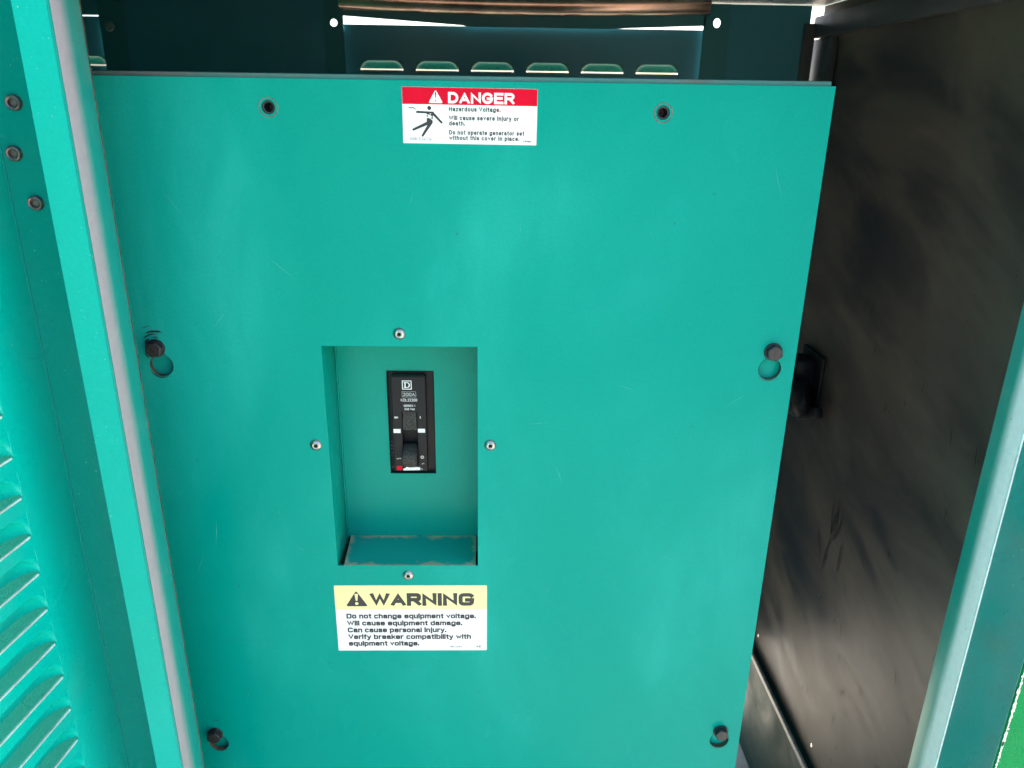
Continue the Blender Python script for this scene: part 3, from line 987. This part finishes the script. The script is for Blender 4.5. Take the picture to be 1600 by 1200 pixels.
# clinch sleeves in the two upper holes, with worn rings round them
sl_ = lathe([(0.0066, 0.0006), (0.0064, -0.001), (0.0048, -0.0012), (0.0046, -0.02), (0.0, -0.021)], 28)
rg_ = lathe([(0.0102, 0.00012), (0.0100, 0.0003), (0.0092, 0.0003), (0.0090, 0.00012)], 32)
t0 = None
for x, z in tops:
    loc = Vector((x, 0.0, z + Z0)) - CL
    if t0 is None:
        t0 = link('threaded_sleeve', sl_, M_BOLT, cov); t0.location = loc
        w0 = link('worn_ring', rg_, M_SCREW, t0)
    else:
        tt = copy_part(t0, cov, loc)
        ww = w0.copy(); COL.objects.link(ww); ww.parent = tt
# black scrapes in the paint over the left bolt, and fine scratches
def flecks():
    bm = bmesh.new()
    def arc(cx, cz, r, a0, a1, wd):
        n = 6
        pa, pb = [], []
        for k in range(n + 1):
            an = R(a0 + (a1 - a0) * k / n)
            w_ = wd * (0.25 + math.sin(math.pi * k / n)) * random.uniform(0.6, 1.2)
            pa.append(bm.verts.new((cx + (r - w_) * math.cos(an), -0.0002, Z0 + cz + (r - w_) * math.sin(an))))
            pb.append(bm.verts.new((cx + (r + w_) * math.cos(an), -0.0002, Z0 + cz + (r + w_) * math.sin(an))))
        for k in range(n):
            bm.faces.new((pa[k], pa[k + 1], pb[k + 1], pb[k]))
    cx, cz = -0.3835, -0.2675
    arc(cx, cz, 0.0165, 75, 135, 0.0009); arc(cx, cz, 0.0195, 70, 118, 0.0010); arc(cx, cz, 0.0205, 60, 84, 0.0005)
    arc(cx, cz, 0.0125, 120, 160, 0.0011); arc(cx, cz, 0.0128, 70, 100, 0.0006); arc(cx, cz, 0.026, 98, 120, 0.0003)
    arc(cx, cz, 0.0150, 205, 232, 0.0008); arc(cx - 0.003, cz, 0.021, 190, 215, 0.0003)
    arc(-0.383, -0.8275, 0.024, 70, 95, 0.0004); arc(0.3215, -0.844, 0.0146, 200, 330, 0.0004); arc(0.3214, -0.2885, 0.0146, 210, 320, 0.0004)
    arc(-0.3803, -0.2885, 0.0145, 200, 300, 0.0006); arc(-0.38, -0.844, 0.0143, 230, 320, 0.0005)
    for k in range(14):
        x, z = random.uniform(-0.37, 0.33), -random.uniform(0.02, 0.9)
        if RX0 - 0.02 < x < RX1 + 0.02 and RZ0 - 0.15 < z < RZ1 + 0.02: continue
        arc(x, z, 0.0008, 0, 300, 0.0003)
    return bm_mesh(bm)
cpart('paint_scrape', flecks(), M_INK, kind='stuff')
def scratches():
    rnd = random.Random(11)
    bm = bmesh.new()
    k = 0
    while k < 26:
        x, z = rnd.uniform(-0.40, 0.33), -rnd.uniform(0.01, 0.95)
        an, L_ = R(rnd.choice((70, 95, 110, 20, 150)) + rnd.uniform(-18, 18)), rnd.uniform(0.006, 0.045)
        x2, z2 = x + L_ * math.cos(an), z + L_ * math.sin(an)
        if min(x, x2) < RX1 + 0.02 and max(x, x2) > RX0 - 0.02 and min(z, z2) < RZ1 + 0.03 and max(z, z2) > RZ0 - 0.15: continue
        if min(x, x2) < 0.05 and max(x, x2) > -0.105 and max(z, z2) > -0.05: continue
        if max(z, z2) > 0.015 or max(x, x2) > 0.345: continue
        k += 1
        d = Vector((-math.sin(an), math.cos(an))) * rnd.uniform(0.00008, 0.00018)
        bend = Vector((-math.sin(an), math.cos(an))) * rnd.uniform(-0.001, 0.001)
        m_ = Vector(((x + x2) / 2, (z + z2) / 2)) + bend
        pts = [(x, z), (m_.x + d.x, m_.y + d.y), (x2, z2), (m_.x - d.x, m_.y - d.y)]
        bm.faces.new([bm.verts.new((p[0], -0.00015, Z0 + p[1])) for p in pts])
    return bm_mesh(bm)
cpart('fine_scratch', scratches(), plain('pale_scratch', (0.12, 0.45, 0.38), 0.6), kind='stuff')

# ---- danger sticker
def sticker_frame(x, z, rot, y):
    c, s = math.cos(R(rot)), math.sin(R(rot))
    return ((x, y, Z0 + z), (c, 0, s), (-s, 0, c))
mm = 0.001
def fr(f, dy):
    return ((f[0][0], f[0][1] + dy, f[0][2]), f[1], f[2])
F1 = sticker_frame(-0.0955, 0.0132, -0.25, 0.0)
W1, H1 = 0.1387, 0.0550
st = cpart('danger_sticker', plate(rrect(0, -H1, W1, 0, 0.0006, 2), [], 0.0004, (F1[0], F1[1], F1[2], (0, -1, 0)), 0.0), M_WHITE, label='red and white danger sticker under the top edge')
bpy.context.view_layer.update()
for v in st.data.vertices: v.co.y -= 0.0004
def ssub(parent, name, me, mat, label=None):
    me.transform(Matrix.Translation(-CL))
    return link(name, me, mat, parent, label, smooth=False)
ssub(st, 'header_band', flat_polys([rrect(0.0002, -0.0166, W1 - 0.0002, -0.0002)], fr(F1, -0.0005)), M_RED)
def tri(x0, x1, y0, y1, r):
    """Warning triangle with rounded corners; y0 foot, y1 tip."""
    P = [Vector((x0, y0)), Vector((x1, y0)), Vector(((x0 + x1) / 2, y1))]
    out = []
    for i in range(3):
        a, p, b = P[i - 1], P[i], P[(i + 1) % 3]
        da = (a - p).normalized(); db = (b - p).normalized()
        p0, p1 = p + da * r, p + db * r
        for k in range(5):
            u = k / 4
            q = (1 - u) ** 2 * p0 + 2 * u * (1 - u) * p + u * u * p1
            out.append((q.x, q.y))
    return out
def bang(cx, y0, y1, w):
    """Exclamation mark: tapering stroke and dot."""
    h = y1 - y0
    return [[(cx - w, y1), (cx + w, y1), (cx + w * 0.45, y0 + h * 0.36), (cx - w * 0.45, y0 + h * 0.36)], circ(cx, y0 + h * 0.10, w * 0.95, 10)]
ssub(st, 'alert_triangle', flat_polys([tri(0.0268, 0.0418, -0.0153, -0.0022, 0.0022)], fr(F1, -0.0006)), M_WINK)
ssub(st, 'exclamation_mark', flat_polys(bang(0.0343, -0.0139, -0.0047, 0.0008), fr(F1, -0.0007)), M_RED)
ssub(st, 'headline', text_mesh([('DANGER', 0.0470, -0.0153, 0.0680, 0.0110, 0.0026, 'round')], fr(F1, -0.0006)), M_WINK)
ssub(st, 'lettering', text_mesh([
    ('Hazardous Voltage.', 0.0477, -0.0229, 0.0530, 0.0043, 0.00088, 'round'),
    ('Will cause severe injury or', 0.0477, -0.0314, 0.0722, 0.0043, 0.00088, 'round'),
    ('death.', 0.0477, -0.0368, 0.0165, 0.0043, 0.00088, 'round'),
    ('Do not operate generator set', 0.0477, -0.0457, 0.0780, 0.0043, 0.00088, 'round'),
    ('without this cover in place.', 0.0477, -0.0511, 0.0730, 0.0043, 0.00088, 'round'),
    ('-TMI-', 0.1245, -0.0523, 0.0090, 0.0019, 0.0006, 'round')], fr(F1, -0.0006)), M_INK)
ssub(st, 'part_number', text_mesh([('098-5347.G', 0.0072, -0.0521, 0.0221, 0.0029, 0.00038, 'round')], fr(F1, -0.0006)), M_GREYINK)
def zz(x, y):      # position read off the sticker, measured in its own millimetres
    return ((x - 170) * 0.1061 * mm, -(y - 97) * 0.1007 * mm)
pict = [circ(*zz(430, 297), 0.0020, 18),
        stroke(zz(312, 337), zz(455, 341), 0.00105, 0.00095), stroke(zz(462, 345), zz(548, 436), 0.0013, 0.0010),
        [zz(403, 335), zz(472, 331), zz(474, 346), zz(430, 350), zz(446, 364), zz(403, 358)],
        [zz(405, 362), zz(418, 368), zz(412, 384), zz(405, 386)],
        [zz(448, 350), zz(468, 345), zz(462, 408), zz(440, 390), zz(462, 384), zz(440, 366)],
        [zz(405, 395), zz(425, 392), zz(460, 416), zz(462, 440), zz(440, 456), zz(412, 448), zz(403, 436)],
        stroke(zz(420, 440), zz(272, 509), 0.0016, 0.0011), stroke(zz(442, 440), zz(361, 566), 0.0017, 0.0011),
        stroke(zz(234, 295), zz(262, 299), 0.0004, 0.0004, 3), stroke(zz(262, 299), zz(279, 296), 0.0004, 0.0004, 3), stroke(zz(279, 296), zz(296, 312), 0.0004, 0.0004, 3)]
me = flat_polys(pict, fr(F1, -0.0006))
ssub(st, 'shock_pictogram', me, M_INK)

# ---- warning sticker
F2 = sticker_frame(-0.2040, -0.5852, 0.0, 0.0)
W2, H2 = 0.1965, 0.1018
st2 = cpart('warning_sticker', plate(rrect(0, -H2, W2, 0, 0.0012, 3), [], 0.0004, (F2[0], F2[1], F2[2], (0, -1, 0)), 0.0), M_WHITE, label='yellow and white warning sticker below the recess')
for v in st2.data.vertices: v.co.y -= 0.0004
ssub(st2, 'header_band', flat_polys([rrect(0.0002, -0.0365, W2 - 0.0002, -0.0002)], fr(F2, -0.0005)), M_YELLOW)
ssub(st2, 'alert_triangle', flat_polys([tri(0.0138, 0.0424, -0.0316, -0.0078, 0.0032)], fr(F2, -0.0006)), M_INK)
ssub(st2, 'exclamation_mark', flat_polys(bang(0.0281, -0.0290, -0.0125, 0.0023), fr(F2, -0.0007)), M_YELLOW)
ssub(st2, 'headline', text_mesh([('WARNING', 0.0455, -0.0310, 0.1345, 0.0195, 0.0054, 'square')], fr(F2, -0.0006)), M_INK)
ssub(st2, 'lettering', text_mesh([
    ('Do not change equipment voltage.', 0.0135, -0.0507, 0.1685, 0.0076, 0.00185, 'square'),
    ('Will cause equipment damage.', 0.0137, -0.0617, 0.1505, 0.0076, 0.00185, 'square'),
    ('Can cause personal injury.', 0.0139, -0.0726, 0.1292, 0.0076, 0.00185, 'square'),
    ('Verify breaker compatibility with', 0.0141, -0.0834, 0.1615, 0.0076, 0.00185, 'square'),
    ('equipment voltage.', 0.0141, -0.0940, 0.0928, 0.0076, 0.00185, 'square'),
    ('98-2304', 0.1480, -0.0972, 0.0157, 0.0030, 0.00045, 'round'), ('AC', 0.1825, -0.0972, 0.0065, 0.0034, 0.0008, 'round')], fr(F2, -0.0006)), M_INK)

# ------------------------------------------------------------------ breaker box behind the cover
bx = empty('breaker_box', (-0.031, 0.12, Z0 - 1.0), 'teal sheet metal box behind the bolted cover, its top lip just showing', 'box')
BL = Vector(bx.location)
def bpart(name, me, mat, label=None):
    me.transform(Matrix.Translation(-BL))
    return link(name, me, mat, bx, label)
bpart('top_lip', box((-0.4105, 0.0030, Z0 + 0.004), (0.3470, 0.26, Z0 + 0.0244), 0.002), M_LIP)
bpart('side_wall', box((0.3445, 0.0235, Z0 - 0.99), (0.3470, 0.26, Z0 + 0.0035), 0.0005), M_DARKGREEN)
bpart('side_wall', box((-0.4105, 0.0235, Z0 - 0.99), (-0.4080, 0.26, Z0 + 0.0035), 0.0005), M_DARKGREEN)
bpart('back_plate', box((-0.4075, 0.2575, Z0 - 0.99), (0.3440, 0.26, Z0 + 0.0035), 0.0005), M_DARKGREEN)
bpart('front_flange', box((0.290, 0.0072, Z0 - 0.985), (0.344, 0.0092, Z0 + 0.003), 0.0002), M_PANEL)
bpart('front_flange', box((-0.4075, 0.0072, Z0 - 0.985), (-0.345, 0.0092, Z0 + 0.003), 0.0002), M_PANEL)

# ------------------------------------------------------------------ circuit breaker
br = empty('circuit_breaker', (-0.107, 0.10, Z0 - 0.462), 'black two pole circuit breaker with toggle switched off, inside the recess', 'circuit breaker')
KL = Vector(br.location)
def kpart(name, me, mat, label=None, parent=None, **kw):
    me.transform(Matrix.Translation(-KL))
    return link(name, me, mat, parent or br, label, **kw)
YF = 0.0645
kpart('body', box((-0.150, 0.0785, Z0 - 0.490), (-0.062, 0.15, Z0 - 0.292), 0.0015), M_BLACK)
# raised front with a slot for the toggle
FX0, FX1, FZ0, FZ1 = -0.1290, -0.0858, -0.4545, -0.3235
front = plate(rrect(FX0, FZ0 + Z0, FX1, FZ1 + Z0, 0.0015, 3), [rrect(-0.1168, -0.4450 + Z0, -0.0978, -0.3715 + Z0)], 0.0135, XZ(YF), 0.0011)
kf = kpart('raised_front', front, M_BLACK)
def ksub(name, me, mat, label=None, **kw):
    me.transform(Matrix.Translation(-KL))
    return link(name, me, mat, kf, label, **kw)
ksub('dust_layer', box((FX0 + 0.0012, YF + 0.001, FZ1 + Z0 + 0.0001), (FX1 - 0.0012, YF + 0.013, FZ1 + Z0 + 0.0005), 0.0001), M_BLACKDUST)
for x in (-0.1335, -0.0785):
    o = ksub('corner_screw', lathe([(0, 0.001), (0.0022, 0.001), (0.0028, 0.0)], 14), M_BLACKDUST)
    o.location = Vector((x, 0.0785, Z0 - 0.3215)) - KL
slab = extrude_poly([(YF + 0.004, -0.3720 + Z0), (YF + 0.0005, -0.3960 + Z0), (YF + 0.008, -0.3960 + Z0), (YF + 0.0135, -0.3720 + Z0)], -0.1160, -0.0986, 'x')
kpart('slot_shutter', slab, M_BLACKDUST)
kn = []
for k in range(11):
    an = R(80 - 130 * k / 10)
    kn.append((YF + 0.010 - 0.0250 * math.cos(an), -0.4330 + Z0 + 0.0150 * math.sin(an)))
kn += [(YF + 0.012, -0.4450 + Z0), (YF + 0.013, -0.4200 + Z0)]
tg = extrude_poly(kn, -0.1163, -0.0985, 'x')
bm = bmesh.new(); bm.from_mesh(tg)
bmesh.ops.bevel(bm, geom=[e for e in bm.edges if e.calc_face_angle(0) > 1.0], offset=0.0012, segments=2, affect='EDGES')
tg = bm_mesh(bm)
kpart('toggle', tg, M_BLACKDUST, 'dusty black toggle pushed down to off', ang=40)
FK = ((0, YF - 0.00025, Z0), (1, 0, 0), (0, 0, 1))
ksub('lettering', text_mesh([
    ('200A', -0.1144, -0.3492, 0.0152, 0.0042, 0.00046, 'square'), ('KDL22200', -0.1172, -0.3565, 0.0205, 0.0037, 0.00048, 'square'),
    ('SERIES 1', -0.1138, -0.3638, 0.0145, 0.0028, 0.00045, 'square'), ('240 Vac', -0.1130, -0.3683, 0.0132, 0.0028, 0.00045, 'square'),
    ('ON', -0.1262, -0.3798, 0.0046, 0.0026, 0.0007, 'square'), ('I', -0.0938, -0.3800, None, 0.0034, 0.0008, 'square'),
    ('O', -0.0945, -0.4362, 0.0042, 0.0042, 0.0009, 'round'), ('OFF', -0.1255, -0.4372, 0.0060, 0.0018, 0.0003, 'round')], FK), M_WINK, smooth=False)
def frame_polys(x0, z0, x1, z1, w_):
    return [rrect(x0, z0, x1, z0 + w_), rrect(x0, z1 - w_, x1, z1), rrect(x0, z0 + w_, x0 + w_, z1 - w_), rrect(x1 - w_, z0 + w_, x1, z1 - w_)]
lg = []
# squared-serif D inside the frame
lg += [rrect(-0.1128, -0.3383, -0.1083, -0.3372), rrect(-0.1128, -0.3318, -0.1083, -0.3307), rrect(-0.1120, -0.3372, -0.1104, -0.3318)]
def darc():
    out, inn = [], []
    for k in range(9):
        an = R(-90 + 180 * k / 8)
        out.append((-0.1083 + 0.0032 * math.cos(an), -0.3345 + 0.0038 * math.sin(an)))
        inn.append((-0.1083 + 0.0016 * math.cos(an), -0.3345 + 0.0027 * math.sin(an)))
    return [[out[k], out[k + 1], inn[k + 1], inn[k]] for k in range(8)]
lg += darc()
random.seed(3)
ksub('logo_frame', flat_polys(frame_polys(-0.1150, -0.3405, -0.1030, -0.3285, 0.0011), FK), M_WINK, smooth=False)
ksub('rating_frame', flat_polys(frame_polys(-0.1156, -0.3507, -0.0980, -0.3433, 0.00024), FK), M_WINK, smooth=False)
ksub('logo_letter', flat_polys(lg, FK), M_WINK, smooth=False)
ksub('white_patch', flat_polys([rrect(-0.1281, -0.4000, -0.1190, -0.3945)], FK), M_WINK, smooth=False)
ksub('white_patch', flat_polys([rrect(-0.0968, -0.3994, -0.0877, -0.3940)], FK), M_WINK, smooth=False)
ksub('red_square', flat_polys([rrect(-0.1258, -0.4528, -0.1190, -0.4468)], FK), M_RED, smooth=False)
ksub('torn_label', flat_polys([[(-0.1172, -0.4533), (-0.0960, -0.4528), (-0.0952, -0.4490), (-0.1000, -0.4482), (-0.1090, -0.4490), (-0.1130, -0.4482), (-0.1150, -0.4500), (-0.1174, -0.4508)]], FK), M_WINK, smooth=False)
sm = []
for x, z in ((-0.0915, -0.4440), (-0.0935, -0.4520)):
    for k in range(6):
        a0, a1 = R(40 * k), R(40 * k + 30)
        sm.append([(x + 0.0016 * math.cos(a0), z + 0.0016 * math.sin(a0)), (x + 0.0016 * math.cos(a1), z + 0.0016 * math.sin(a1)), (x + 0.0011 * math.cos(a1), z + 0.0011 * math.sin(a1)), (x + 0.0011 * math.cos(a0), z + 0.0011 * math.sin(a0))])
ksub('small_symbol', flat_polys(sm, FK), M_WINK, smooth=False)
FB = ((0, 0.0782, Z0), (1, 0, 0), (0, 0, 1))
ksub('terminal_marking', text_mesh([('A', -0.1347, -0.4190, 0.0030, 0.0014, 0.00025, 'round'), ('25 65', -0.1347, -0.4245, 0.0050, 0.0013, 0.00025, 'round'), ('18 42', -0.1347, -0.4290, 0.0050, 0.0013, 0.00025, 'round'),
                                    ('Vac', -0.1342, -0.4350, 0.0035, 0.0014, 0.00025, 'round'), ('H', -0.1342, -0.4390, 0.0030, 0.0014, 0.00025, 'round'), ('LR', -0.1340, -0.4560, 0.0040, 0.0020, 0.0003, 'round')], FB), M_GREYINK, smooth=False)
